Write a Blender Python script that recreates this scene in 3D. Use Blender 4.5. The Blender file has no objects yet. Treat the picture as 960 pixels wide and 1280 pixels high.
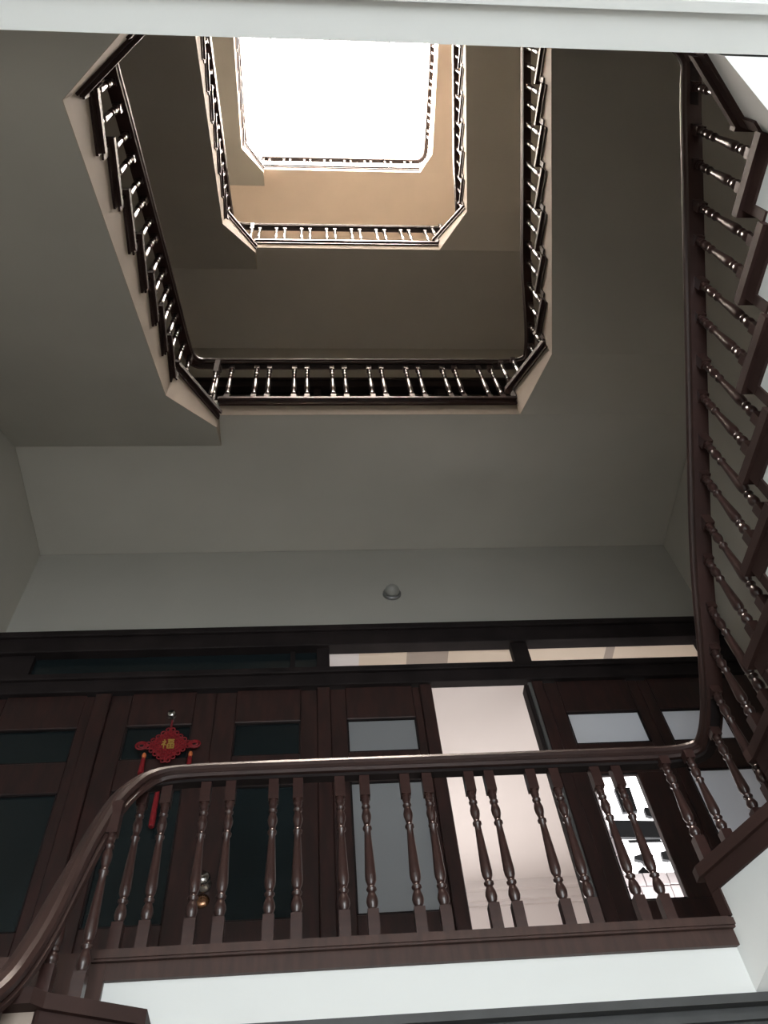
import bpy, bmesh, math, random
from mathutils import Vector, Matrix
random.seed(4)
S = 0.8                      # measured units -> metres
scene = bpy.context.scene
C = scene.collection

# ------------------------------------------------------------------ camera, world, lights, exposure
cam_d = bpy.data.cameras.new('camera')
cam = bpy.data.objects.new('camera', cam_d); C.objects.link(cam)
cam_d.sensor_fit = 'HORIZONTAL'; cam_d.sensor_width = 36.0
cam_d.lens = 36.0*1050.0/960.0
cam_d.clip_start = 0.02; cam_d.clip_end = 200
RX = (0.99656, -0.01254, 0.08192); RY = (-0.03441, 0.83664, 0.54668); RZ = (-0.0754, -0.54761, 0.83333)
# columns: camera right, camera up, camera back, in world coordinates
cam.matrix_world = Matrix(((RX[0], -RX[1], -RX[2], 0), (RY[0], -RY[1], -RY[2], 0), (RZ[0], -RZ[1], -RZ[2], 0), (0, 0, 0, 1)))
scene.camera = cam
w = bpy.data.worlds.new('sky'); scene.world = w; w.use_nodes = True
w.node_tree.nodes['Background'].inputs[0].default_value = (0.85, 0.92, 1.0, 1)
w.node_tree.nodes['Background'].inputs[1].default_value = 1.0
vs = scene.view_settings
vs.view_transform = 'Standard'; vs.look = 'None'; vs.gamma = 1.0; vs.use_curve_mapping = False
vs.exposure = 0.0
def area(name, loc, target, sx, sy, power, col):
    d = bpy.data.lights.new(name, 'AREA'); d.shape = 'RECTANGLE'; d.size = sx*S; d.size_y = sy*S
    d.energy = power; d.color = col
    o = bpy.data.objects.new(name, d); C.objects.link(o)
    o.location = Vector(loc)*S
    o.rotation_euler = (Vector(target)-Vector(loc)).to_track_quat('-Z', 'Y').to_euler()
    return o
SKY_STRENGTH = 68.0          # daylight through the roof glazing
WIN_STRENGTH = 6.0          # glow of the added, unseen hall window
area('hall_fill', (0.6, -4.3, 1.0), (0.6, 2, 1.6), 4.6, 3.6, 55, (0.93, 0.97, 1.0))  # added fill in front of the unseen hall window
area('back_room_fill', (1.3, 8.6, 3.6), (1.3, 5, 4.2), 2.4, 1.6, 46, (1.0, 0.94, 0.90))  # added light without a built source, brightens the back room

area('tile_fill_light', (2.43, 5.2, 2.95), (2.43, 5.48, 3.45), .4, .12, 6, (1.0, .97, .96))  # added fill with no real source, lifts the tiles behind door 5

# ------------------------------------------------------------------ materials
def pbr(name, col, rough=.5, var=.0, scale=4., col2=None, metal=0., bump=0., coat=0., spec=.5, stretch=None):
    m = bpy.data.materials.new(name); m.use_nodes = True
    nt = m.node_tree; b = nt.nodes['Principled BSDF']
    b.inputs['Base Color'].default_value = (*col, 1); b.inputs['Roughness'].default_value = rough
    b.inputs['Metallic'].default_value = metal
    b.inputs['Specular IOR Level'].default_value = spec
    b.inputs['Coat Weight'].default_value = coat; b.inputs['Coat Roughness'].default_value = .12
    if var or col2 or bump:
        tc = nt.nodes.new('ShaderNodeTexCoord'); mp = nt.nodes.new('ShaderNodeMapping')
        nt.links.new(tc.outputs['Object'], mp.inputs[0])
        if stretch: mp.inputs['Scale'].default_value = stretch
        n = nt.nodes.new('ShaderNodeTexNoise'); n.inputs['Scale'].default_value = scale; n.inputs['Detail'].default_value = 6
        nt.links.new(mp.outputs[0], n.inputs[0])
        mx = nt.nodes.new('ShaderNodeMix'); mx.data_type = 'RGBA'
        c2 = col2 or tuple(max(0, c*(1-var)) for c in col)
        mx.inputs[6].default_value = (*col, 1); mx.inputs[7].default_value = (*c2, 1)
        rp = nt.nodes.new('ShaderNodeMapRange'); rp.inputs[1].default_value = .35; rp.inputs[2].default_value = .65
        nt.links.new(n.outputs[0], rp.inputs[0]); nt.links.new(rp.outputs[0], mx.inputs[0])
        nt.links.new(mx.outputs[2], b.inputs['Base Color'])
        if bump:
            bp = nt.nodes.new('ShaderNodeBump'); bp.inputs['Strength'].default_value = bump; bp.inputs['Distance'].default_value = .01
            nt.links.new(n.outputs[0], bp.inputs['Height']); nt.links.new(bp.outputs[0], b.inputs['Normal'])
    return m
def emis(name, col, st):
    m = bpy.data.materials.new(name); m.use_nodes = True
    b = m.node_tree.nodes['Principled BSDF']
    b.inputs['Base Color'].default_value = (.8, .8, .8, 1)
    b.inputs['Emission Color'].default_value = (*col, 1); b.inputs['Emission Strength'].default_value = st
    return m
def frosted(name, col, rough=.35):
    m = bpy.data.materials.new(name); m.use_nodes = True
    nt = m.node_tree; nt.nodes.remove(nt.nodes['Principled BSDF'])
    out = nt.nodes['Material Output']
    t = nt.nodes.new('ShaderNodeBsdfTranslucent'); t.inputs[0].default_value = (*col, 1)
    d = nt.nodes.new('ShaderNodeBsdfDiffuse'); d.inputs[0].default_value = (*[c*.6 for c in col], 1)
    g = nt.nodes.new('ShaderNodeBsdfGlossy'); g.inputs['Roughness'].default_value = rough
    n = nt.nodes.new('ShaderNodeTexNoise'); n.inputs['Scale'].default_value = 90
    bp = nt.nodes.new('ShaderNodeBump'); bp.inputs['Strength'].default_value = .3; bp.inputs['Distance'].default_value = .004
    nt.links.new(n.outputs[0], bp.inputs['Height']); nt.links.new(bp.outputs[0], g.inputs['Normal'])
    a = nt.nodes.new('ShaderNodeMixShader'); a.inputs[0].default_value = .4
    nt.links.new(t.outputs[0], a.inputs[1]); nt.links.new(d.outputs[0], a.inputs[2])
    b = nt.nodes.new('ShaderNodeMixShader'); b.inputs[0].default_value = .06
    nt.links.new(a.outputs[0], b.inputs[1]); nt.links.new(g.outputs[0], b.inputs[2])
    nt.links.new(b.outputs[0], out.inputs[0])
    return m
M = dict(
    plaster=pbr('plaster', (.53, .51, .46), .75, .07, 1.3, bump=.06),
    toptan=pbr('skylit_tan_paint', (.86, .72, .60), .8, .06, 1.6),  # tan lightened so the skylight bounce is in the colour
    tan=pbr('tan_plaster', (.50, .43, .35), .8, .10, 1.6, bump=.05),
    wallp=pbr('dimmed_wall_plaster', (.41, .40, .36), .75, .07, 1.3, bump=.06),  # darker copy of the plaster, stands in for weaker light on this wall
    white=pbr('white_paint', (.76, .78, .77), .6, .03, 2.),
    wood=pbr('varnished_wood', (.046, .022, .019), .28, 0, 5., (.034, .017, .015), coat=.22, stretch=(1, 1, 6)),
    rail=pbr('handrail_wood', (.042, .021, .018), .42, 0, 5., (.030, .016, .014), coat=.05, spec=.32),
    tread=pbr('satin_tread_wood', (.042, .022, .019), .6, 0, 5., (.030, .016, .014), spec=.18),
    woodl=pbr('worn_wood', (.064, .034, .028), .42, 0, 7., (.044, .025, .021), coat=.08, spec=.35, stretch=(6, 1, 1)),
    door=pbr('dark_door_wood', (.040, .017, .015), .4, 0, 6., (.022, .012, .011), stretch=(5, 1, 1)),
    header=pbr('dark_header_wood', (.022, .017, .017), .7, 0, 5., (.014, .011, .011), spec=.12),
    teal=pbr('dark_teal_glass', (.011, .017, .019), .22, .3, 2.),
    frost=frosted('frosted_glass', (.44, .47, .49)),
    frost_lit=frosted('backlit_glass_copy', (.66, .69, .72)),  # lighter glass copy; the brighter light behind is put into its colour
    lintel=pbr('grey_painted_timber', (.055, .058, .060), .5, .25, 8.),
    floor=pbr('stone_floor', (.52, .51, .48), .35, .15, 5.),
    pink=pbr('pinkish_wall', (.74, .69, .67), .7, .03, 1.),
    cream=pbr('cream_board', (.72, .60, .48), .7, .04, 3.),
    brown=pbr('brown_board', (.38, .31, .26), .7, .04, 3.),
    chrome=pbr('chrome', (.75, .75, .75), .15, metal=1.),
    brass=pbr('brass', (.55, .30, .18), .25, metal=1.),
    red=pbr('red_cord', (.26, .010, .016), .55, .3, 60.),
    redd=pbr('deep_red_cloth', (.15, .008, .014), .6, .2, 40.),
    gold=pbr('gold_thread', (.42, .28, .06), .4),
    dark=pbr('dark_card', (.028, .030, .033), .6, .2, 20.),
    paper=pbr('pale_cracked_tile', (.72, .66, .66), .6, .15, 9.),
    grout=pbr('grey_grout', (.33, .27, .28), .8, .1, 9.),
    orange=pbr('orange_cord', (.60, .16, .05), .5),
    metalg=pbr('grey_metal', (.22, .22, .22), .4, metal=.6),
    lampg=pbr('grey_lamp_glass', (.30, .30, .28), .3, .1, 20.),
    sky=emis('roof_daylight', (1.0, .86, .75), SKY_STRENGTH),
    win=emis('added_window_glow', (.93, .97, 1.0), WIN_STRENGTH),
    bwin=emis('back_window_daylight', (1.0, .99, 1.0), 3.2),
)

# ------------------------------------------------------------------ helpers
def mesh(name, verts, faces, smooth=False, sc=True):
    bm = bmesh.new()
    k = S if sc else 1
    vv = [bm.verts.new((v[0]*k, v[1]*k, v[2]*k)) for v in verts]
    for f in faces:
        try: bm.faces.new([vv[i] for i in f])
        except ValueError: pass
    bmesh.ops.recalc_face_normals(bm, faces=bm.faces)
    me = bpy.data.meshes.new(name); bm.to_mesh(me); bm.free()
    if smooth:
        for p in me.polygons: p.use_smooth = True
    return me
class MB:
    """collects pieces (measured units), links them as one mesh object"""
    def __init__(s): s.v = []; s.f = []
    def add(s, v, f):
        n = len(s.v); s.v += [tuple(p) for p in v]; s.f += [[i+n for i in q] for q in f]; return s
    def box(s, x0, x1, y0, y1, z0, z1):
        v = [(x, y, z) for z in (z0, z1) for y in (y0, y1) for x in (x0, x1)]
        return s.add(v, [(0, 1, 3, 2), (4, 5, 7, 6), (0, 1, 5, 4), (2, 3, 7, 6), (0, 2, 6, 4), (1, 3, 7, 5)])
    def bev(s, x0, x1, y0, y1, z0, z1, b=.006):
        """box whose front face (towards -y) is chamfered"""
        v = [(x0, y1, z0), (x1, y1, z0), (x1, y1, z1), (x0, y1, z1), (x0, y0+b, z0), (x1, y0+b, z0), (x1, y0+b, z1), (x0, y0+b, z1),
             (x0+b, y0, z0+b), (x1-b, y0, z0+b), (x1-b, y0, z1-b), (x0+b, y0, z1-b)]
        f = [(0, 1, 2, 3), (8, 9, 10, 11)]
        for i in range(4):
            j = (i+1) % 4; f += [(i, j, 4+j, 4+i), (4+i, 4+j, 8+j, 8+i)]
        return s.add(v, f)
    def prism(s, poly, z0, z1):
        n = len(poly); v = [(p[0], p[1], z0) for p in poly]+[(p[0], p[1], z1) for p in poly]
        return s.add(v, [list(range(n)), list(range(n, 2*n))]+[(i, (i+1) % n, n+(i+1) % n, n+i) for i in range(n)])
    def prism_y(s, poly, y0, y1):
        n = len(poly); v = [(p[0], y0, p[1]) for p in poly]+[(p[0], y1, p[1]) for p in poly]
        return s.add(v, [list(range(n)), list(range(n, 2*n))]+[(i, (i+1) % n, n+(i+1) % n, n+i) for i in range(n)])
    def sweep(s, path, prof, closed_ends=True):
        """prof = (u, v): u horizontal to the right of travel, v vertical"""
        n = len(prof); base = len(s.v); P = [Vector(p) for p in path]
        for i, p in enumerate(P):
            a = P[max(0, i-1)]; b = P[min(len(P)-1, i+1)]
            t = (b-a); h = Vector((t.x, t.y, 0)); h = h.normalized() if h.length > 1e-6 else Vector((0, 1, 0))
            r = Vector((h.y, -h.x, 0)); t.normalize(); up = r.cross(t)
            for u, v in prof: s.v.append(tuple(p + r*u + up*v))
        for i in range(len(P)-1):
            for j in range(n):
                k = (j+1) % n
                s.f.append([base+i*n+j, base+i*n+k, base+(i+1)*n+k, base+(i+1)*n+j])
        s.f.append([base+j for j in range(n)]); s.f.append([base+(len(P)-1)*n+j for j in range(n)])
        return s
    def lathe(s, prof, seg=10, c=(0, 0, 0), axis='z'):
        base = len(s.v)
        for r, h in prof:
            for k in range(seg):
                a = 2*math.pi*k/seg; x, y = r*math.cos(a), r*math.sin(a)
                s.v.append((c[0]+x, c[1]+y, c[2]+h) if axis == 'z' else (c[0]+x, c[1]+h, c[2]+y))
        m = len(prof)
        for i in range(m-1):
            for k in range(seg):
                l = (k+1) % seg
                s.f.append([base+i*seg+k, base+i*seg+l, base+(i+1)*seg+l, base+(i+1)*seg+k])
        s.f.append([base+k for k in range(seg)]); s.f.append([base+(m-1)*seg+k for k in range(seg)])
        return s
    def obj(s, name, mat, parent=None, smooth=False, label=None):
        me = mesh(name, s.v, s.f, smooth); me.materials.append(M[mat] if isinstance(mat, str) else mat)
        o = bpy.data.objects.new(name, me); C.objects.link(o)
        if parent:
            o.parent = parent
            p = parent; off = Vector((0, 0, 0))
            while p: off += p.location; p = p.parent
            me.transform(Matrix.Translation(-off))
        if label: o['label'] = label
        return o
def thing(name, label, cat, loc, group=None):
    o = bpy.data.objects.new(name, None); C.objects.link(o); o.location = Vector(loc)*S
    o.empty_display_size = .1
    o['label'] = label; o['category'] = cat
    if group: o['group'] = group
    return o
def struct(o, label=None, cat=None):
    o['kind'] = 'structure'
    if label: o['label'] = label
    if cat: o['category'] = cat
    return o
def chaikin(P, n=3):
    P = [Vector(p) for p in P]
    for _ in range(n):
        Q = [P[0]]
        for a, b in zip(P[:-1], P[1:]): Q += [a*.75+b*.25, a*.25+b*.75]
        P = Q+[P[-1]]
    return P

# ------------------------------------------------------------------ measured geometry
L = [1.94, 7.08, 12.28, 17.55]                       # heights of the back landings above the lens
N = [(L[i]+L[i+1])/2 for i in range(3)]              # near half landings
XW0, XW1, YB, YN = -2.65, 3.56, 4.90, -1.25          # walls
YE, YE0 = 3.40, 0.28                                 # well edges
TOP = 21.2

# ---- walls and floors
struct(MB().box(XW0-.2, XW0, -4.6, YB+.2, -1.9, TOP).obj('wall_left', 'plaster'), 'pale plastered wall rising on the left of the stairwell', 'wall')
struct(MB().box(XW1, XW1+.2, -4.6, YB+.2, -1.9, TOP).obj('wall_right', 'plaster'), 'pale plastered wall seen behind the right flight', 'wall')
wb = MB()
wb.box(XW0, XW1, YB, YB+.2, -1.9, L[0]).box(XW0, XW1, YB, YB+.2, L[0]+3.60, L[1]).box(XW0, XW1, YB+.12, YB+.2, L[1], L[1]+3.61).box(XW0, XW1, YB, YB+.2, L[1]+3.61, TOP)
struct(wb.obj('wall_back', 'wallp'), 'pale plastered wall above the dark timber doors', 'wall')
struct(MB().box(XW0, XW1, YN-.2, YN, 4.40, TOP).obj('wall_front', 'plaster'), 'plastered wall of the upper stairwell behind the viewer', 'wall')
struct(MB().box(XW0, XW1, -4.6, YB, -2.0, -1.9).obj('floor', 'floor'), 'pale stone floor of the ground hall', 'floor')
wf = MB().box(XW0, -1.7, -4.7, -4.5, -1.9, 4.3).box(2.9, XW1, -4.7, -4.5, -1.9, 4.3).box(-1.7, 2.9, -4.7, -4.5, -1.9, -1.0).box(-1.7, 2.9, -4.7, -4.5, 2.9, 4.3)
struct(wf.obj('wall_hall', 'white'), 'white hall wall around the added front window', 'wall')
win = struct(MB().box(-1.7, 2.9, -4.62, -4.58, .93, .98).box(.57, .63, -4.62, -4.56, -1.0, 2.9).obj('window_1', 'white'), 'added unseen front window lighting the ground hall from behind the viewer', 'window')  # window invented to light the space, never in view
for a, b in ((-1.7, .57), (.63, 2.9)):
    for c, d in ((-1.0, .93), (.98, 2.9)): MB().box(a, b, -4.66, -4.64, c, d).obj('pane', 'win', win)
struct(MB().box(XW0, XW1, -4.6, YN, 4.25, 4.40).obj('ceiling', 'white'), 'white ceiling of the ground hall behind the stairwell', 'ceiling')

# ---- roof: ring and glazing
struct(MB().box(XW0-.2, XW1+.2, -1.45, YB+.2, TOP, TOP+.2).obj('trim_1', 'white') if False else
       MB().box(XW0-.2, XW0+.5, YN, YB+.2, TOP, TOP+.2).box(XW1-.5, XW1+.2, YN, YB+.2, TOP, TOP+.2).box(XW0+.5, XW1-.5, YN, YN+.6, TOP, TOP+.2).box(XW0+.5, XW1-.5, YB-.5, YB+.2, TOP, TOP+.2).obj('trim_1', 'white'),
       'white ledge around the roof glazing at the top of the stairwell', 'trim')
sk = struct(MB().box(XW0+.5, XW1-.5, YN+.6, YN+.66, TOP-.02, TOP+.12).box(XW0+.5, XW1-.5, YB-.56, YB-.5, TOP-.02, TOP+.12).obj('window_2', 'white'),
            'glaring white skylight at the top of the stairwell', 'skylight')
nx, ny = 4, 4
for i in range(nx):
    for j in range(ny):
        x0 = XW0+.5+(XW1-XW0-1)*i/nx; x1 = XW0+.5+(XW1-XW0-1)*(i+1)/nx
        y0 = YN+.66+(YB-YN-1.22)*j/ny; y1 = YN+.66+(YB-YN-1.22)*(j+1)/ny
        MB().box(x0+.03, x1-.03, y0+.03, y1-.03, TOP+.04, TOP+.06).obj('pane', 'sky', sk)
for i in range(1, nx):
    x = XW0+.5+(XW1-XW0-1)*i/nx; MB().box(x-.03, x+.03, YN+.66, YB-.56, TOP-.02, TOP+.1).obj('glazing_bar', 'white', sk)
for j in range(1, ny):
    y = YN+.66+(YB-YN-1.22)*j/ny; MB().box(XW0+.5, XW1-.5, y-.03, y+.03, TOP-.01, TOP+.09).obj('glazing_bar', 'white', sk)

# ------------------------------------------------------------------ balusters
_bal = {}
def baluster_mesh(h):
    """turned baluster of height h, foot at z=0: square foot, vase, tapering shaft, rings, square head"""
    h = round(h, 2)
    if h in _bal: return _bal[h]
    b = MB(); q = .0245
    b.box(-q, q, -q, q, -.01, .14)
    t = min(h-.05, .73) if h < .87 else .73+(h-.87)*.35
    k = (t-.14)/(.70-.115)
    pr = [(.018, .115), (.014, .120), (.0145, .128), (.021, .140), (.0245, .158), (.0215, .178), (.015, .198), (.013, .206), (.021, .214), (.021, .221),
          (.0135, .228), (.016, .240), (.022, .258), (.0235, .280), (.0215, .33), (.0185, .40), (.0155, .47), (.0135, .515), (.020, .522), (.020, .532),
          (.013, .540), (.0145, .555), (.0205, .580), (.0215, .598), (.0165, .622), (.013, .634), (.0195, .642), (.0195, .650), (.0145, .657), (.018, .672), (.019, .684), (.015, .692), (.022, .70)]
    b.lathe([(r*1.1, .14+(z-.115)*k) for r, z in pr], 10)
    b.box(-q, q, -q, q, t, h)
    me = mesh('baluster', b.v, b.f)
    for p in me.polygons:
        z = p.center.z/S
        p.use_smooth = .14 < z < t-.001 and abs(p.normal.z) < .98
    me.materials.append(M['wood']); _bal[h] = me
    return me
RAIL = [(-.042, -.085), (.042, -.085), (.046, -.068), (.036, -.056), (.050, -.046), (.053, -.028), (.046, -.010), (.028, -.001), (0, .002),
        (-.028, -.001), (-.046, -.010), (-.053, -.028), (-.050, -.046), (-.036, -.056), (-.046, -.068)]
def rail_z(path, x, y):
    best = None
    for a, b in zip(path[:-1], path[1:]):
        ab = Vector((b.x-a.x, b.y-a.y)); l2 = ab.length_squared
        if l2 < 1e-9: continue
        t = max(0, min(1, Vector((x-a.x, y-a.y)).dot(ab)/l2)); p = a.lerp(b, t)
        d = (p.x-x)**2+(p.y-y)**2
        if best is None or d < best[0]: best = (d, p.z)
    return best[1]
def balustrade(label, path, full, feet, group=None, smooth_rail=True):
    """path: points of this run's handrail; full: whole rail for heights; feet: (x, y, z) of each baluster"""
    m = path[len(path)//2]
    t = thing('balustrade', label, 'railing', (m.x, m.y, min(f[2] for f in feet)), group)
    MB().sweep(path, RAIL).obj('handrail', 'rail', t, smooth=False)
    # crisp fillet under the rail that takes the baluster heads
    MB().sweep([p+Vector((0, 0, -.098)) for p in path], [(-.024, -.004), (.024, -.004), (.024, .014), (-.024, .014)]).obj('rail_fillet', 'header', t)
    for x, y, z in feet:
        h = rail_z(full, x, y)-.085-z
        o = bpy.data.objects.new('baluster', baluster_mesh(h)); C.objects.link(o)
        o.parent = t; o.location = Vector((x, y, z))*S-t.location
        o.rotation_euler.z = 0
    return t

# ------------------------------------------------------------------ stair flights
P0 = .58; TR = .335
def edge_fn(Cn, Fn, Fb, Cb):
    K = [(YE0, Cn), (.58, Fn), (2.925, Fb), (YE, Cb)]
    def f(y):
        if y <= K[0][0]: return K[0][1]
        for (a, xa), (b, xb) in zip(K[:-1], K[1:]):
            if y <= b: return xa+(xb-xa)*(y-a)/(b-a)
        return K[-1][1]
    f.K = K
    return f
def along(ex, ya, yb):
    ys = [ya]+[k_[0] for k_ in ex.K if ya+.01 < k_[0] < yb-.01]+[yb]
    return [(ex(v), v) for v in ys]
def offset_poly(pts, d):
    """shift an open plan polyline sideways by d (left of travel positive)"""
    out = []
    for i, p in enumerate(pts):
        a = Vector(pts[max(0, i-1)]); b = Vector(pts[min(len(pts)-1, i+1)])
        if 0 < i < len(pts)-1:
            n1 = (Vector(pts[i])-a).normalized(); n2 = (b-Vector(pts[i])).normalized()
            n1 = Vector((-n1.y, n1.x)); n2 = Vector((-n2.y, n2.x)); n = (n1+n2).normalized(); n /= max(.5, n.dot(n1))
        else:
            t = (b-a).normalized(); n = Vector((-t.y, t.x))
        out.append((p[0]+n.x*d, p[1]+n.y*d))
    return out
def strip(mb, pts, d0, d1, z0, z1):
    a = offset_poly(pts, d0); b = offset_poly(pts, d1)
    return mb.prism(list(a)+list(reversed(b)), z0, z1)
def flight(label, s, steps, ex, body_bot, mat='tan', extra=None, soff='plaster', cnr=()):
    """steps: list of (y0, y1, ztop, yfront) ; ex(y) inner edge ; s=+1 right side of the well, -1 left side
       body_bot(y) soffit height"""
    xw = XW1-.004 if s > 0 else XW0+.004
    zs = [st[2] for st in steps]
    t = thing('stair_flight', label, 'staircase', (ex(steps[len(steps)//2][0]), steps[len(steps)//2][0], min(zs)))
    body = MB(); sof = MB()
    segs = [(a_[1], b_[1], z) for y0, y1, z, yf in steps for a_, b_ in zip(along(ex, y0, y1)[:-1], along(ex, y0, y1)[1:])]
    if extra: segs.append(extra)
    ins = .0
    for y0, y1, z in segs:
        x0, x1 = ex(y0), ex(y1); zt = z-.05
        b0, b1 = min(body_bot(y0), zt-.02), min(body_bot(y1), zt-.02)
        v = [(x0, y0, b0), (x1, y1, b1), (xw, y1, b1), (xw, y0, b0), (x0, y0, zt), (x1, y1, zt), (xw, y1, zt), (xw, y0, zt)]
        body.add(v, [(4, 5, 6, 7), (0, 1, 5, 4), (0, 3, 7, 4), (1, 2, 6, 5), (0, 1, 2, 3)])
        e = -.004*s
        sof.add([(x0+e, y0, b0-.001), (x1+e, y1, b1-.001), (x1+e, y1, zt), (x0+e, y0, zt), (x0, y0, b0-.001), (x1, y1, b1-.001), (x1, y1, zt), (x0, y0, zt)],
                [(0, 1, 2, 3), (4, 5, 6, 7), (0, 1, 5, 4), (2, 3, 7, 6), (1, 2, 6, 5), (0, 3, 7, 4)])
    body.obj('sloping_slab', soff, t); sof.obj('string_face', mat, t)
    for n, (y0, y1, z, yf) in enumerate(steps):
        ov = .035
        front = y1 if yf > .5 else y0                     # yf: 1 -> the front (lower neighbour) is at y1
        ya, yb = (y0, y1+ov) if yf > .5 else (y0-ov, y1)
        pts = along(ex, ya, yb)
        d = .038
        # plan polygon of the tread, overhanging into the well
        inner = offset_poly(pts, d*s) if True else pts
        poly = list(inner)+[(xw, yb), (xw, ya)]
        MB().prism(poly, z-.055, z).obj('tread', 'tread', t)
        # bracket: apron under the tread end and trim of the riser end
        mb = MB()
        strip(mb, along(ex, y0, y1), .018*s, -.02*s, z-.135, z-.055)
        rb = .045
        yr0, yr1 = (front-rb, front) if yf > .5 else (front, front+rb)
        strip(mb, [(ex(yr0), yr0), (ex(yr1), yr1)], .016*s, -.03*s, z-.26, z-.135)
        mb.obj('riser_end', 'tread', t)
    return t

def feet_flight(steps, ex, s):
    F = []
    for y0, y1, z, yf in steps:
        w_ = y1-y0
        for q in (.20, .66):
            y = (y1-w_*q) if yf > .5 else (y0+w_*q)
            F.append((ex(y)+s*.035, y, z))
    return F

def right_steps(Lk, r):
    st = [(2.925, YE, Lk+r, 1)]
    for j in range(1, 8):
        y1 = 2.925-TR*(j-1); st.append((y1-TR, y1, Lk+(j+1)*r, 1))
    st.append((YE0, .58, Lk+9*r, 1))
    return st
def left_steps(Nk, r):
    st = [(YE0, .58, Nk+r, 0)]
    for j in range(1, 8):
        y0 = .58+TR*(j-1); st.append((y0, y0+TR, Nk+(j+1)*r, 0))
    st.append((2.925, YE, Nk+9*r, 0))
    return st

EDGE_R = [edge_fn(1.76, 2.05, 1.97, 1.74), edge_fn(1.96, 2.27, 2.17, 1.88), edge_fn(2.0, 2.28, 2.22, 1.82)]
EDGE_L = [edge_fn(-.79, -1.14, -1.17, -.84), edge_fn(-.80, -1.12, -1.16, -.78), edge_fn(-.82, -1.16, -1.26, -.90)]
CR = [1.74, 1.88, 1.82, 2.13]; CL = [-.88, -.84, -.78, -.90]

lev = ['lowest', 'middle', 'upper', 'topmost']
land_lbl = ['white-edged landing with dark sill board in front of the timber doors',
            'second landing up, dark edged, above the pale ceiling with the round lamp',
            'third landing up, narrow pale edge below the tan ceiling',
            'topmost landing ringed by skylight glare']
A0, A1 = XW0+.004, XW1-.004
def landing_back(k):
    t = thing('landing', land_lbl[k], 'landing', ((CL[k]+CR[k])/2, YE, L[k]-.3))
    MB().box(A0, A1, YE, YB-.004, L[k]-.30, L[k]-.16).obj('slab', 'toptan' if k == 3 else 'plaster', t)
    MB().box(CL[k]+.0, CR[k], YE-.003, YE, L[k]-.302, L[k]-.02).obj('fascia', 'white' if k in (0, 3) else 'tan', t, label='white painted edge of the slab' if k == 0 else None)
    MB().box(A0, A1, YE, YB-.004, L[k]-.16, L[k]-.001).obj('floor_bed', 'floor', t)
    if k == 0: MB().box(A0, CL[k]+.03, YE-.024, YE-.004, L[k]-.31, L[k]-.002).obj('riser_board', 'woodl', t)
    b = MB().box(CL[k]-.03, CR[k]+.03, YE-.038, YE+.11, L[k]-.050, L[k]).box(CL[k]-.02, CR[k]+.02, YE-.044, YE-.036, L[k]-.040, L[k]-.010)
    b.obj('sill_board', 'wood' if k else 'woodl', t)
    MB().box(CL[k]-.01, CR[k]+.01, YE-.022, YE+.0, L[k]-.118, L[k]-.050).obj('apron_board', 'wood' if k else 'woodl', t)
    return t
for k in range(4): landing_back(k)

near_lbl = ['bright white beam-edged half landing crossing the top of the photo', 'half landing behind the viewer between second and third landings', 'half landing behind the viewer below the skylight']
for k in range(3):
    a, b = EDGE_L[k](YE0), EDGE_R[k](YE0)
    t = thing('landing', near_lbl[k], 'landing', ((a+b)/2, 0, N[k]-.3))
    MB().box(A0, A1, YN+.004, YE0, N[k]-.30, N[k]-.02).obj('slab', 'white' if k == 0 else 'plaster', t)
    MB().box(a-.03, b+.03, YE0-.11, YE0-.002, N[k]-.058, N[k]).obj('sill_board', 'wood', t)
    MB().box(a, b, YE0-.06, YE0-.004, N[k]-.145, N[k]-.058).obj('apron_board', 'wood', t)
    if k == 0:
        MB().box(A0, A1, .125, .272, N[k]-.585, N[k]-.30).obj('edge_beam', 'white', t)
        MB().box(A0, A1, .085, .125, N[k]-.605, N[k]-.30).obj('moulding', 'white', t)
        MB().box(A0, A1, YN+.004, .085, N[k]-.56, N[k]-.30).obj('lower_soffit', 'white', t)

# right flights and left flights
r = [(L[i+1]-L[i])/20 for i in range(3)]
rlab = ['flight rising on the right edge of the photo with white underside', 'flight rising on the right at the second landing, tan stepped edge', 'flight rising on the right at the third landing, pale narrow stepped edge']
llab = ['flight rising on the left to the second landing, broad tan stepped edge', 'flight rising on the left to the third landing, thin pale stepped edge', 'topmost flight on the left below the skylight']
RST, LST = [], []
for k in range(3):
    st = right_steps(L[k], r[k]); RST.append(st)
    sl = r[k]/TR
    def bot(y, k=k, sl=sl): return max(L[k]-.3, L[k]+2*r[k]+(2.925-y)*sl-.56)
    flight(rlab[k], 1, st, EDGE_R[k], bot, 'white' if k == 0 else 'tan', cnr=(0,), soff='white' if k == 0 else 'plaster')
    st = left_steps(N[k], r[k]); LST.append(st)
    def botl(y, k=k, sl=sl): return N[k]+2*r[k]+(y-.58)*sl-.64
    flight(llab[k], -1, st, EDGE_L[k], botl, 'tan', extra=(YE, 3.70, L[k+1]-.24))

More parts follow.
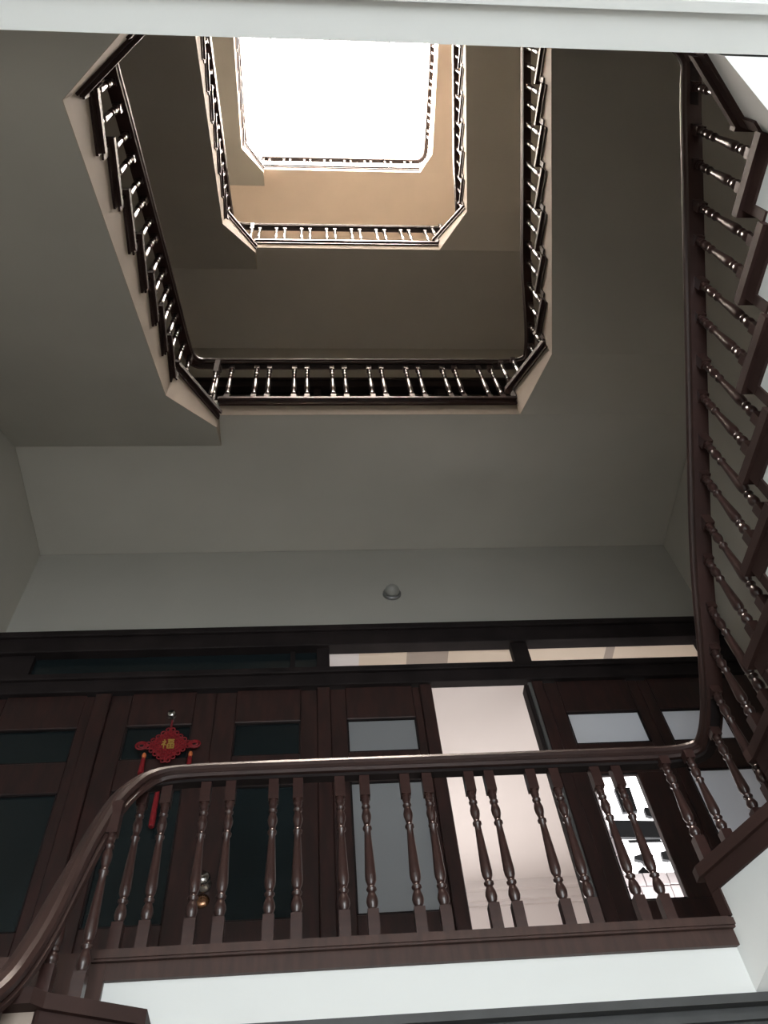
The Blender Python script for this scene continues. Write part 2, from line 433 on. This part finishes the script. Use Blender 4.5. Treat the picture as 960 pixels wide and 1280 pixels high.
# lower left flight that winds down from the first landing
K0 = [(-9, -1.13), (2.82, -1.13), (3.02, -1.06), (3.08, -1.03), (3.12, -.99), (3.27, -.675), (3.4, -.675)]
def ex0(y):
    for (a, xa), (b, xb) in zip(K0[:-1], K0[1:]):
        if y <= b: return xa+(xb-xa)*(y-a)/(b-a)
    return K0[-1][1]
ex0.K = K0
q = r[0]; st = [(3.11, 3.40, L[0]-q-.045, 0), (3.02, 3.11, L[0]-2*q, 0), (2.95, 3.02, L[0]-3*q, 0), (2.82, 2.95, L[0]-4*q, 0)]
y = 2.82; z = L[0]-5*q
while z > -1.7:
    st.append((y-TR, y, z, 0)); y -= TR; z -= q
st = list(reversed(st)); ylow = y
def bot0(yy): return (L[0]-5*q-(2.82-yy)*q/TR-.55) if yy < 2.82 else (L[0]-5*q-.55+(yy-2.82)*2.4)
ST0 = st
fl0 = flight('flight winding down at the lower left corner of the photo', -1, st, ex0, lambda yy: max(bot0(yy), -1.9), 'brown', soff='brown')

# ------------------------------------------------------------------ handrails and balustrades
RH = .92
def pairs(x0, x1, n, gap):
    pitch = (x1-x0-gap)/(n-1); return [x0+i*pitch+d for i in range(n) for d in (0, gap)]
XA = [-0.847, -0.735, -0.548, -0.428, -0.219, -0.1, 0.105, 0.228, 0.429, 0.541, 0.754, 0.857, 1.07, 1.191, 1.404, 1.516]
XS = [XA, pairs(-.93, 1.80, 8, .125), pairs(-.90, 1.86, 8, .125), pairs(-.95, 2.05, 8, .125)]
def corner_feet(ex, ys, z, s):
    return [(ex(y_)+s*.035, y_, z) for y_ in ys]
for k in range(4):
    RH = .95 if k == 0 else .92
    lf = EDGE_L[k-1] if k > 0 else ex0
    rf = EDGE_R[k] if k < 3 else None
    # left part, going up towards the landing
    if k > 0:
        Nk, rk = N[k-1], r[k-1]; sl = rk/TR; o = -.035
        def zl(y_): return Nk+2*rk+.76+(y_-.58)*sl
        left = [(lf(YE0)+.0, .20, Nk+RH), (lf(.6)+o, .30, zl(.4)-.0), (lf(.6)+o, .50, zl(.5)-.02), (lf(.8)+o, .80, zl(.8)), (lf(2.0)+o, 2.0, zl(2.0)), (lf(2.5)+o, 2.5, zl(2.5)), (lf(2.8)+o, 2.95, zl(2.9)+.02), (lf(2.8)+o, 3.38, L[k]+RH-.06)]
    else:
        left = [(-1.18, -.6, -.95), (-1.18, 1.6, .62), (-1.17, 2.3, 1.08), (-1.15, 2.75, 1.42), (-1.11, 2.98, 1.62), (-1.07, 3.08, 1.85), (-1.04, 3.15, 2.12), (-1.0, 3.2, 2.38), (-.95, 3.26, 2.62), (-.88, 3.35, 2.80)]
    mid = [(CL[k]+.12 if k == 0 else CL[k]-.12, YE+.02, L[k]+RH-.01), (CL[k]+.4, YE+.02, L[k]+RH), (CR[k]-.2, YE+.02, L[k]+RH)]
    if k < 3:
        rk = r[k]; sl = rk/TR; o = .03; A = 1.0 if k else .0
        def zr(y_): return L[k]+2*rk+.74+(2.925-y_)*sl
        fb = rf(2.925)
        right = [(fb+.03, YE+.02, L[k]+RH), (fb+.04, 3.22, L[k]+RH+.0), (fb+o, 2.95, L[k]+RH+.17), (fb+o, 2.6, zr(2.6)-.03), (rf(2.)+o, 2.0, zr(2.0)), (rf(.9)+o, .9, zr(.9)), (rf(.6)+o, .55, zr(.55)), (rf(.6)+o, .32, zr(.42)), (rf(YE0), .20, N[k]+.92)]
    else:
        right = [(2.35, YE+.02, L[3]+RH), (2.38, 3.0, L[3]+RH), (2.38, .6, L[3]+RH), (2.1, .25, L[3]+RH)]
    full = chaikin(left+mid+right, 3)
    # split at the landing corners
    iL = min(range(len(full)), key=lambda i: (full[i]-Vector((CL[k]-.02, YE+.02, L[k]+RH))).length)
    iR = min(range(len(full)), key=lambda i: (full[i]-Vector((CR[k]+.02, YE+.02, L[k]+RH))).length)
    pl, pm, pr_ = full[:iL+1], full[iL:iR+1], full[iR:]
    fm = [(x, YE+.025, L[k]) for x in XS[k]]
    if k == 0:
        fl = corner_feet(ex0, (3.17,), L[0]-q, -1)[:1]
        fl = [(-.905, 3.24, L[0]-q-.045), (-1.01, 3.18, L[0]-q-.045), (-1.12, 3.05, L[0]-2*q), (-1.165, 2.88, L[0]-4*q)]
        for y0, y1, z, yf in ST0:
            if y1 < 2.9 and z > -1.2:
                for qq in (.2, .66): fl.append((ex0(y0)-.035, y0+TR*qq, z))
    else:
        fl = feet_flight([s_ for s_ in LST[k-1][1:-1]], lf, -1)+[(lf(.6)-.03, .50, LST[k-1][0][2]), (lf(.6)-.03, .36, LST[k-1][0][2])]+[(lf(2.925)-.03, 3.03, LST[k-1][-1][2]), (lf(2.925)-.01, 3.24, LST[k-1][-1][2]), (CL[k]-.10, 3.375, LST[k-1][-1][2])]
    if k < 3:
        fr = feet_flight(RST[k][1:-1], rf, 1)+[(CR[k]+.03, 3.385, RST[k][0][2]), (CR[k]+.15, 3.345, RST[k][0][2]), (rf(2.925)+.03, 3.20, RST[k][0][2]), (rf(2.925)+.03, 3.02, RST[k][0][2])]+[(rf(.6)+.03, .50, RST[k][-1][2]), (rf(.6)+.03, .36, RST[k][-1][2])]
    else:
        fr = [(2.38, .7+.3*i+d, L[3]) for i in range(8) for d in (0, .12)]
    LB = [('glossy dark handrail curving down at the lower left with few balusters', 'long dark balustrade in front of the timber doors, paired turned balusters', 'large dark balustrade climbing the right edge of the photo'),
          ('dark balustrade on the left flight with white gleaming balusters', 'dark balustrade along the second landing, sixteen small balusters', 'dark balustrade on the inner right flight between second and third landings'),
          ('small bright-lit balustrade on the upper left flight', 'small balustrade along the third landing against tan ceiling', 'small bright-lit balustrade on the upper right flight'),
          ('topmost left railing lost in skylight glare', 'topmost back railing lost in skylight glare', 'topmost right railing lost in skylight glare')][k]
    balustrade(LB[0], pl, full, fl); balustrade(LB[1], pm, full, fm); balustrade(LB[2], pr_, full, fr)
    if k < 3:
        a, b = EDGE_L[k](YE0), EDGE_R[k](YE0)
        pth = [Vector((a, .20, N[k]+.92)), Vector(((a+b)/2, .20, N[k]+.92)), Vector((b, .20, N[k]+.92))]
        balustrade(['balustrade of the half landing above the white beam', 'balustrade of the half landing below the third landing, behind viewer', 'balustrade of the half landing below the skylight, behind viewer'][k],
                   pth, pth, [(x, .20, N[k]) for x in pairs(a+.1, b-.1, 8, .125)])
# topmost storey: side galleries with chamfered corners, so that the opening is closed all round
for s, xs, nm in ((1, [(2.13, YE), (2.35, 3.06), (2.33, .6), (2.1, .25)], 'right'),):
    xw = A0 if s < 0 else A1
    t = thing('gallery', 'plain %s gallery of the top floor beside the skylight opening' % nm, 'landing', (xs[1][0], 2, L[3]-.3))
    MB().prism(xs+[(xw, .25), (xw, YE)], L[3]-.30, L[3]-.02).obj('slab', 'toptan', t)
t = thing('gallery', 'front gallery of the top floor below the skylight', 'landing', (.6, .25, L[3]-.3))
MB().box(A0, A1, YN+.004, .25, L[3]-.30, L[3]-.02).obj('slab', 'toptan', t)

# ------------------------------------------------------------------ grey timber lintel below the first landing
t = MB().box(XW0, XW1, YE+.02, YE+.16, L[0]-.62, L[0]-.305)
tl = struct(t.obj('trim_2', 'lintel'), 'grey painted timber lintel along the bottom edge of the photo', 'lintel')
MB().box(XW0, XW1, YE-.02, YE+.02, L[0]-.345, L[0]-.31).box(XW0, XW1, YE, YE+.02, L[0]-.40, L[0]-.375).obj('moulding', 'lintel', tl)
MB().box(XW0, XW1, YE+.16, YE+.26, -1.9, L[0]-.305).obj('wall_panel', 'header', tl)

# ------------------------------------------------------------------ timber partition with doors on the first and second landings
YF = YB-.0
def partition(z0, lbl, n0, full=True):
    t = thing('timber_partition', lbl, 'partition', (.4, YF, z0))
    z = lambda v: z0+(v-1.94)
    # posts
    posts = [(-2.65, -2.50), (-1.72, -1.60), (.0, .10), (.82, .915), (1.74, 1.83), (3.40, 3.56)]
    for a, b in posts: MB().bev(a, b, YF-.05, YF+.10, z0, z(4.86)).obj('post', 'door', t)
    MB().bev(XW0, XW1, YF-.09, YF+.02, z(5.31), z(5.555)).bev(XW0, XW1, YF-.12, YF-.085, z(5.47), z(5.535)).obj('top_beam', 'header', t)
    MB().bev(XW0, XW1, YF-.055, YF+.02, z(4.88), z(5.08)).bev(XW0, XW1, YF-.085, YF-.05, z(5.0), z(5.06)).obj('transom_rail', 'header', t)
    for a, b in ((-2.65, -2.30), (0.0, .105), (1.655, 1.795), (3.30, 3.56)): MB().box(a, b, YF-.05, YF+.02, z(5.08), z(5.33)).obj('transom_post', 'header', t)
    MB().box(-2.30, 0.0, YF+.0, YF+.01, z(5.09), z(5.33)).obj('transom_pane', 'teal', t, label='dark unlit glass over the left doors')
    MB().box(-.22, -.18, YF-.02, YF+.0, z(5.09), z(5.33)).obj('transom_bar', 'header', t)
    return t
def leaf(n, z0, x0, x1, px0, px1, mat, label, up=(4.22, 4.545), lo=(2.95, 3.955), y0=None, lower_mat=None):
    """one panelled leaf: stiles, three rails, two panes"""
    y0 = YF-.02 if y0 is None else y0; y1 = y0+.06
    z = lambda v: z0+(v-1.94)
    fr = MB().bev(x0, px0, y0, y1, z0, z(4.86)).bev(px1, x1, y0, y1, z0, z(4.86))
    o = fr.obj('door_%d' % n, 'door'); struct(o, label, 'door')
    for a, b in ((1.94, lo[0]), (lo[1], up[0]), (up[1], 4.88)):
        MB().bev(px0, px1, y0+.004, y1-.004, z(a), z(b)).obj('rail', 'door', o)
    MB().bev(px0+.05, px1-.05, y0-.012, y0+.01, z(2.15), z(lo[0]-.15), .015).obj('panel', 'door', o)
    MB().box(px0-.003, px1+.003, y0+.028, y0+.036, z(up[0]), z(up[1])).obj('pane', mat, o)
    if lower_mat != 'none': MB().box(px0-.003, px1+.003, y0+.028, y0+.036, z(lo[0]), z(lo[1])).obj('pane', lower_mat or mat, o)
    bd = MB()
    for a, b in (up, lo):
        bd.box(px0, px0+.012, y0+.012, y0+.028, z(a), z(b)).box(px1-.012, px1, y0+.012, y0+.028, z(a), z(b)).box(px0, px1, y0+.012, y0+.028, z(a), z(a)+.012).box(px0, px1, y0+.012, y0+.028, z(b)-.012, z(b))
    bd.obj('beading', 'header', o)
    return o
partition(L[0], 'tall dark timber door screen across the lowest landing', 0)
d1 = leaf(1, L[0], -2.50, -1.72, -2.40, -1.80, 'teal', 'dark glazed side leaf at the far left of the timber screen')
d2 = leaf(2, L[0], -1.60, -.79, -1.44, -.95, 'teal', 'dark door leaf on which the red knot hangs')
d3 = leaf(3, L[0], -.79, .0, -.63, -.13, 'teal', 'dark door leaf between the red knot and the pale glazed leaf')
d4 = leaf(4, L[0], .10, .82, .225, .76, 'frost', 'door leaf with grey frosted panes left of the open doorway')
d5 = leaf(5, L[0], 1.83, 2.62, 1.95, 2.54, 'frost_lit', 'door leaf with clear lower pane showing bright window', lo=(2.95, 3.94), lower_mat='none')
d6 = leaf(6, L[0], 2.62, 3.40, 2.71, 3.22, 'frost_lit', 'rightmost door leaf with frosted panes behind the rail corner')
# the lower light of door 5 is only half as wide as its upper one
MB().bev(2.325, 2.545, YF-.016, YF+.036, 2.95, 3.94).obj('wide_stile', 'door', d5)
# open leaf seen edge-on beside the doorway
t = thing('open_door_edge', 'narrow dark door leaf folded back beside the open doorway', 'door', (1.70, YF, L[0]))
MB().bev(1.665, 1.70, YF-.07, YF+.03, L[0], 4.80).obj('leaf_edge', 'header', t)
MB().bev(1.712, 1.74, YF-.04, YF+.05, L[0], 4.86).obj('leaf_frame', 'metalg', t)
# doorway lock side knob and door furniture
kn = MB().lathe([(.016, 0), (.050, -.005), (.052, -.015), (.024, -.025), (.020, -.045), (.042, -.060), (.050, -.085), (.038, -.108), (.0, -.114)], 16, (-.725, YF-.02, 3.19), 'y').obj('door_knob', 'chrome', d3, smooth=True)
MB().lathe([(.046, 0), (.048, -.008), (.016, -.016)], 14, (-.725, YF-.02, 3.085), 'y').obj('lock_plate', 'brass', d3, smooth=True)

# ---- the second landing has the same kind of screen, all dark
partition(L[1], 'dark timber door screen behind the second landing balustrade', 1)
xs = [(-2.50, -1.72), (-1.60, -.79), (-.79, .0), (.10, .82), (.915, 1.74), (1.83, 2.62), (2.62, 3.40)]
for i, (a, b) in enumerate(xs):
    leaf(11+i, L[1], a, b, a+.13, b-.13, 'teal', 'dark door leaf %s on the second landing' % ['at the far left', 'second from the left', 'third from the left', 'left of the middle', 'in the middle', 'second from the right', 'at the far right'][i])
zz = L[1]-1.94
tp = [o for o in C.objects if o.name == 'timber_partition.001'][0]
MB().box(.105, 1.655, YF+.03, YF+.04, 5.09+zz, 5.33+zz).obj('transom_pane', 'teal', tp)
MB().box(1.795, 3.30, YF+.03, YF+.04, 5.09+zz, 5.33+zz).obj('transom_pane', 'teal', tp)

# ------------------------------------------------------------------ rooms behind the first landing
struct(MB().box(-.05, XW1, YB+.2, 9.3, 5.60, 5.72).obj('ceiling', 'pink'), 'pale pinkish ceiling of the back room seen through the open doorway', 'ceiling')
struct(MB().box(-.05, XW1, 8.85, 9.0, L[0]-.1, 5.6).obj('wall_room_back', 'pink'), 'pale pinkish far wall of the back room', 'wall')
struct(MB().box(-.15, -.05, YB+.2, 9.0, L[0]-.1, 5.72).obj('wall_room_left', 'pink'), 'side wall of the back room left of the doorway', 'wall')
struct(MB().box(XW1, XW1+.1, YB+.2, 9.0, L[0]-.1, 5.72).obj('wall_room_right', 'pink'), 'side wall of the back room right of the doorway', 'wall')
struct(MB().box(-.05, XW1, YB+.1, 9.0, L[0]-.1, L[0]).obj('floor', 'floor'), 'floor of the back room', 'floor')
struct(MB().box(-.05, XW1, 8.72, 8.85, 5.50, 5.60).box(-.05, XW1, 8.78, 8.85, 5.40, 5.50).box(-.05, XW1, 8.82, 8.85, 5.36, 5.40).obj('trim_3', 'pink'), 'stepped cornice across the back room seen through the doorway', 'trim')
for a, b, m_, lb in ((-.05, .36, 'pink', 'white strip of ceiling behind the left end of the lit transom'), (.36, .77, 'cream', 'tan ceiling board behind the transom next to the white strip'),
                     (.77, 1.13, 'brown', 'brown ceiling board behind the middle of the transom'), (1.13, 1.72, 'cream', 'tan ceiling board behind the transom above the open doorway'),
                     (1.72, 2.52, 'cream', 'tan ceiling board behind the right transom'), (2.52, 2.60, 'brown', 'thin brown strip crossing the right transom'), (2.60, 3.5, 'cream', 'tan ceiling board at the right end of the transom')):
    o = MB().box(a, b, 4.925, 5.15, 5.32, 5.36).obj('ceiling_board', m_); o['label'] = lb; o['category'] = 'board'
# clear pane of door 5 and the bright window close behind it
g = struct(MB().box(2.10, 2.14, 5.44, 5.66, 2.9, 5.0).box(2.72, 2.76, 5.44, 5.66, 2.9, 5.0).box(2.10, 2.76, 5.44, 5.66, 4.92, 5.0).obj('window_3', 'white'), 'small bright window glaring behind the lower pane of the door', 'window')
MB().box(2.14, 2.72, 5.56, 5.58, 3.30, 4.92).obj('pane', 'bwin', g)
ti = MB().box(2.14, 2.72, 5.50, 5.54, 2.9, 3.52).box(2.14, 2.215, 5.50, 5.54, 3.52, 4.92).obj('tiled_sill', 'grout', g)
n = 0
for row in range(14):
    xx = 2.142; zt = 3.0+row*.105 if row < 5 else 3.525+(row-5)*.15; lim = 2.71 if row < 5 else 2.205
    while xx < lim-.03:
        wd = random.uniform(.07, .16); x2 = min(xx+wd, lim+.01); ck = random.uniform(-.02, .02)
        MB().prism_y([(xx+.004, zt+random.uniform(0, .01)), (x2-.004, zt+random.uniform(0, .01)), (x2-.004+ck*.3, zt+(.095 if row < 5 else .14)), (xx+.004, zt+(.098 if row < 5 else .143))], 5.485, 5.50).obj('tile', 'paper', g)
        xx = x2
def at_px(px, py, Y):
    c = ((px-480)/1050., (py-640)/1050., 1.)
    rr = [sum(c[i]*B_[i] for i in range(3)) for B_ in (RX, RY, RZ)]
    return rr[0]*Y/rr[1], rr[2]*Y/rr[1]
def card(name, pts, Y, lbl, cat, th=.03):
    o = MB().prism_y([at_px(a, b, Y) for a, b in pts], Y, Y+th).obj(name, 'dark'); o['label'] = lbl; o['category'] = cat; o['group'] = 'dark shapes against the bright window'
    return o
card('hanging_board', [(768, 986), (787, 984), (797, 1014), (779, 1015)], 5.53, 'upper small dark square board against the bright window', 'board')
card('wide_board', [(761, 1025), (822, 1026), (829, 1047), (764, 1046)], 5.53, 'wide dark board across the middle of the bright window', 'board')
card('dark_pot', [(805, 1011), (806, 1009), (817, 1010), (820, 1014), (820, 1018), (815, 1021), (808, 1019)], 5.53, 'small rounded dark pot right of the square board', 'pot', .06)
card('thin_rod', [(785, 1050), (824, 1049), (828, 1052), (787, 1053)], 5.53, 'thin dark rod just below the wide board', 'rod', .01)
card('plant_clump', [(768, 1069), (773, 1065), (780, 1066), (784, 1071), (783, 1076), (776, 1076), (770, 1073)], 5.53, 'small leafy clump at the left of the bright window', 'plant', .05)
card('plant_clump', [(793, 1070), (803, 1067), (809, 1064), (817, 1069), (815, 1079), (806, 1080), (803, 1076), (794, 1074)], 5.53, 'leafy clump in the middle of the bright window', 'plant', .05)
card('plant_clump', [(826, 1065), (834, 1063), (841, 1066), (843, 1072), (836, 1075), (829, 1074)], 5.53, 'rounded leafy clump at the right of the bright window', 'plant', .05)
card('leafy_sprig', [(798, 1089), (804, 1083), (808, 1087), (816, 1086), (817, 1091), (806, 1092), (799, 1091)], 5.53, 'lowest little sprig above the cracked tiles', 'plant', .03)

# ------------------------------------------------------------------ red knot hanging on the door
ky = YF-.06
kx, kz = at_px(210, 931, ky)
t = thing('knot_ornament', 'red woven diamond knot ornament with tassels hanging on the dark door', 'ornament', (kx, ky, kz))
rc = MB()
def tube(mb, pts, rad, seg=6):
    prof = [(rad*math.cos(2*math.pi*i/seg), rad*math.sin(2*math.pi*i/seg)) for i in range(seg)]
    # pts in (x, z) plane at y
    P = [Vector(p) for p in pts]; base = len(mb.v)
    for i, p in enumerate(P):
        tt = (P[min(i+1, len(P)-1)]-P[max(i-1, 0)]).normalized(); nrm = Vector((-tt.z, 0, tt.x)); bi = Vector((0, 1, 0))
        for u, v in prof: mb.v.append(tuple(p+nrm*u+bi*v))
    for i in range(len(P)-1):
        for j in range(seg):
            k_ = (j+1) % seg; mb.f.append([base+i*seg+j, base+i*seg+k_, base+(i+1)*seg+k_, base+(i+1)*seg+j])
    mb.f.append([base+j for j in range(seg)]); mb.f.append([base+(len(P)-1)*seg+j for j in range(seg)])
W_, H_ = .155, .155
MB().prism_y([(kx-W_*.95, kz), (kx, kz-H_*.95), (kx+W_*.95, kz), (kx, kz+H_*.95)], ky+.004, ky+.016).obj('cloth_diamond', 'redd', t)
for i in range(-4, 5):           # woven cords, two crossing directions
    f = i/4.6
    for sgn in (1, -1):
        a = (kx+W_*(f-1)/2*sgn, ky, kz+H_*(f+1)/2); b = (kx+W_*(f+1)/2*sgn, ky, kz+H_*(f-1)/2)
        tube(rc, [a, b], .0065)
rc.obj('woven_cords', 'red', t)
lp = MB()
for i in range(5):               # scalloped loops along the four sides
    for sx in (1, -1):
        for sz in (1, -1):
            u = (i+.5)/5; cx, cz = kx+sx*W_*u*1.03, kz+sz*H_*(1-u)*1.03
            tube(lp, [(cx+.017*math.cos(a*math.pi/4), ky, cz+.017*math.sin(a*math.pi/4)) for a in range(9)], .0055, 5)
for sx in (1, -1):
    cx = kx+sx*(W_+.035)
    for rad in (.034, .018):
        tube(lp, [(cx+rad*1.25*math.cos(a*math.pi/6), ky, kz+rad*math.sin(a*math.pi/6)) for a in range(13)], .007, 5)
lp.obj('scalloped_loops', 'red', t)
tc_ = MB(); tube(tc_, [(kx, ky, kz+H_), (kx, ky, kz+H_+.08)], .008); tc_.obj('hanging_cord', 'redd', t)
# gold character in the middle
ch = MB()
def stroke(x0, z0, x1, z1, wd=.0065):
    dx, dz = x1-x0, z1-z0; l = math.hypot(dx, dz); nx_, nz_ = -dz/l*wd/2, dx/l*wd/2
    ch.prism_y([(kx+x0+nx_, kz+z0+nz_), (kx+x1+nx_, kz+z1+nz_), (kx+x1-nx_, kz+z1-nz_), (kx+x0-nx_, kz+z0-nz_)], ky-.014, ky-.007)
for sgm in ((-.030, .040, -.022, .032), (-.042, .022, -.014, .022), (-.014, .022, -.044, -.008), (-.027, .006, -.027, -.040), (-.022, -.002, -.012, -.012),
            (-.004, .038, .044, .038), (.004, .026, .038, .026), (.004, .026, .004, .010), (.038, .026, .038, .010), (.004, .010, .038, .010),
            (-.002, -.002, .044, -.002), (-.002, -.002, -.002, -.040), (.044, -.002, .044, -.040), (-.002, -.040, .044, -.040), (-.002, -.021, .044, -.021), (.021, -.002, .021, -.040)):
    stroke(*sgm)
ch.obj('gold_character', 'gold', t)
for px, py, ln, gold in ((180, 945, .10, True), (238, 943, .12, True), (198, 984, .36, True)):
    tx, tz = at_px(px, py, ky)
    mb = MB().lathe([(.003, .03), (.012, .02), (.016, 0), (.011, -.02)], 8, (tx, ky, tz))
    mb.obj('tassel_bead', 'orange' if ln < .2 else 'gold', t)
    MB().lathe([(.010, -.02), (.015, -.03), (.018, -.10), (.021, -.10-ln*.6), (.016, -.10-ln*.62)], 9, (tx, ky, tz)).obj('tassel', 'red', t)
hk = MB().lathe([(.0, -.04), (.026, -.04), (.034, -.026), (.026, -.01), (.036, -.003), (.036, 0)], 12, (*((lambda q_: (q_[0], YF-.02, q_[1]))(at_px(215, 895, YF-.02))),), 'y').obj('door_hook', 'chrome', None, smooth=True)
hk['label'] = 'small round chrome hook above the red knot'; hk['category'] = 'hook'

# ------------------------------------------------------------------ round lamp on the wall
lx, lz = at_px(490, 740, YB-.03)
t = thing('wall_lamp', 'small round grey lamp on the plaster wall above the doors', 'lamp', (lx, YB, lz))
MB().lathe([(.085, 0), (.085, -.02), (.07, -.03)], 20, (lx, YB, lz), 'y').obj('base_plate', 'metalg', t, smooth=False)
MB().lathe([(.066, -.028), (.068, -.05), (.055, -.085), (.03, -.105), (.001, -.11)], 20, (lx, YB, lz), 'y').obj('glass_dome', 'lampg', t, smooth=True)

# ------------------------------------------------------------------ unique names for shared kinds end here
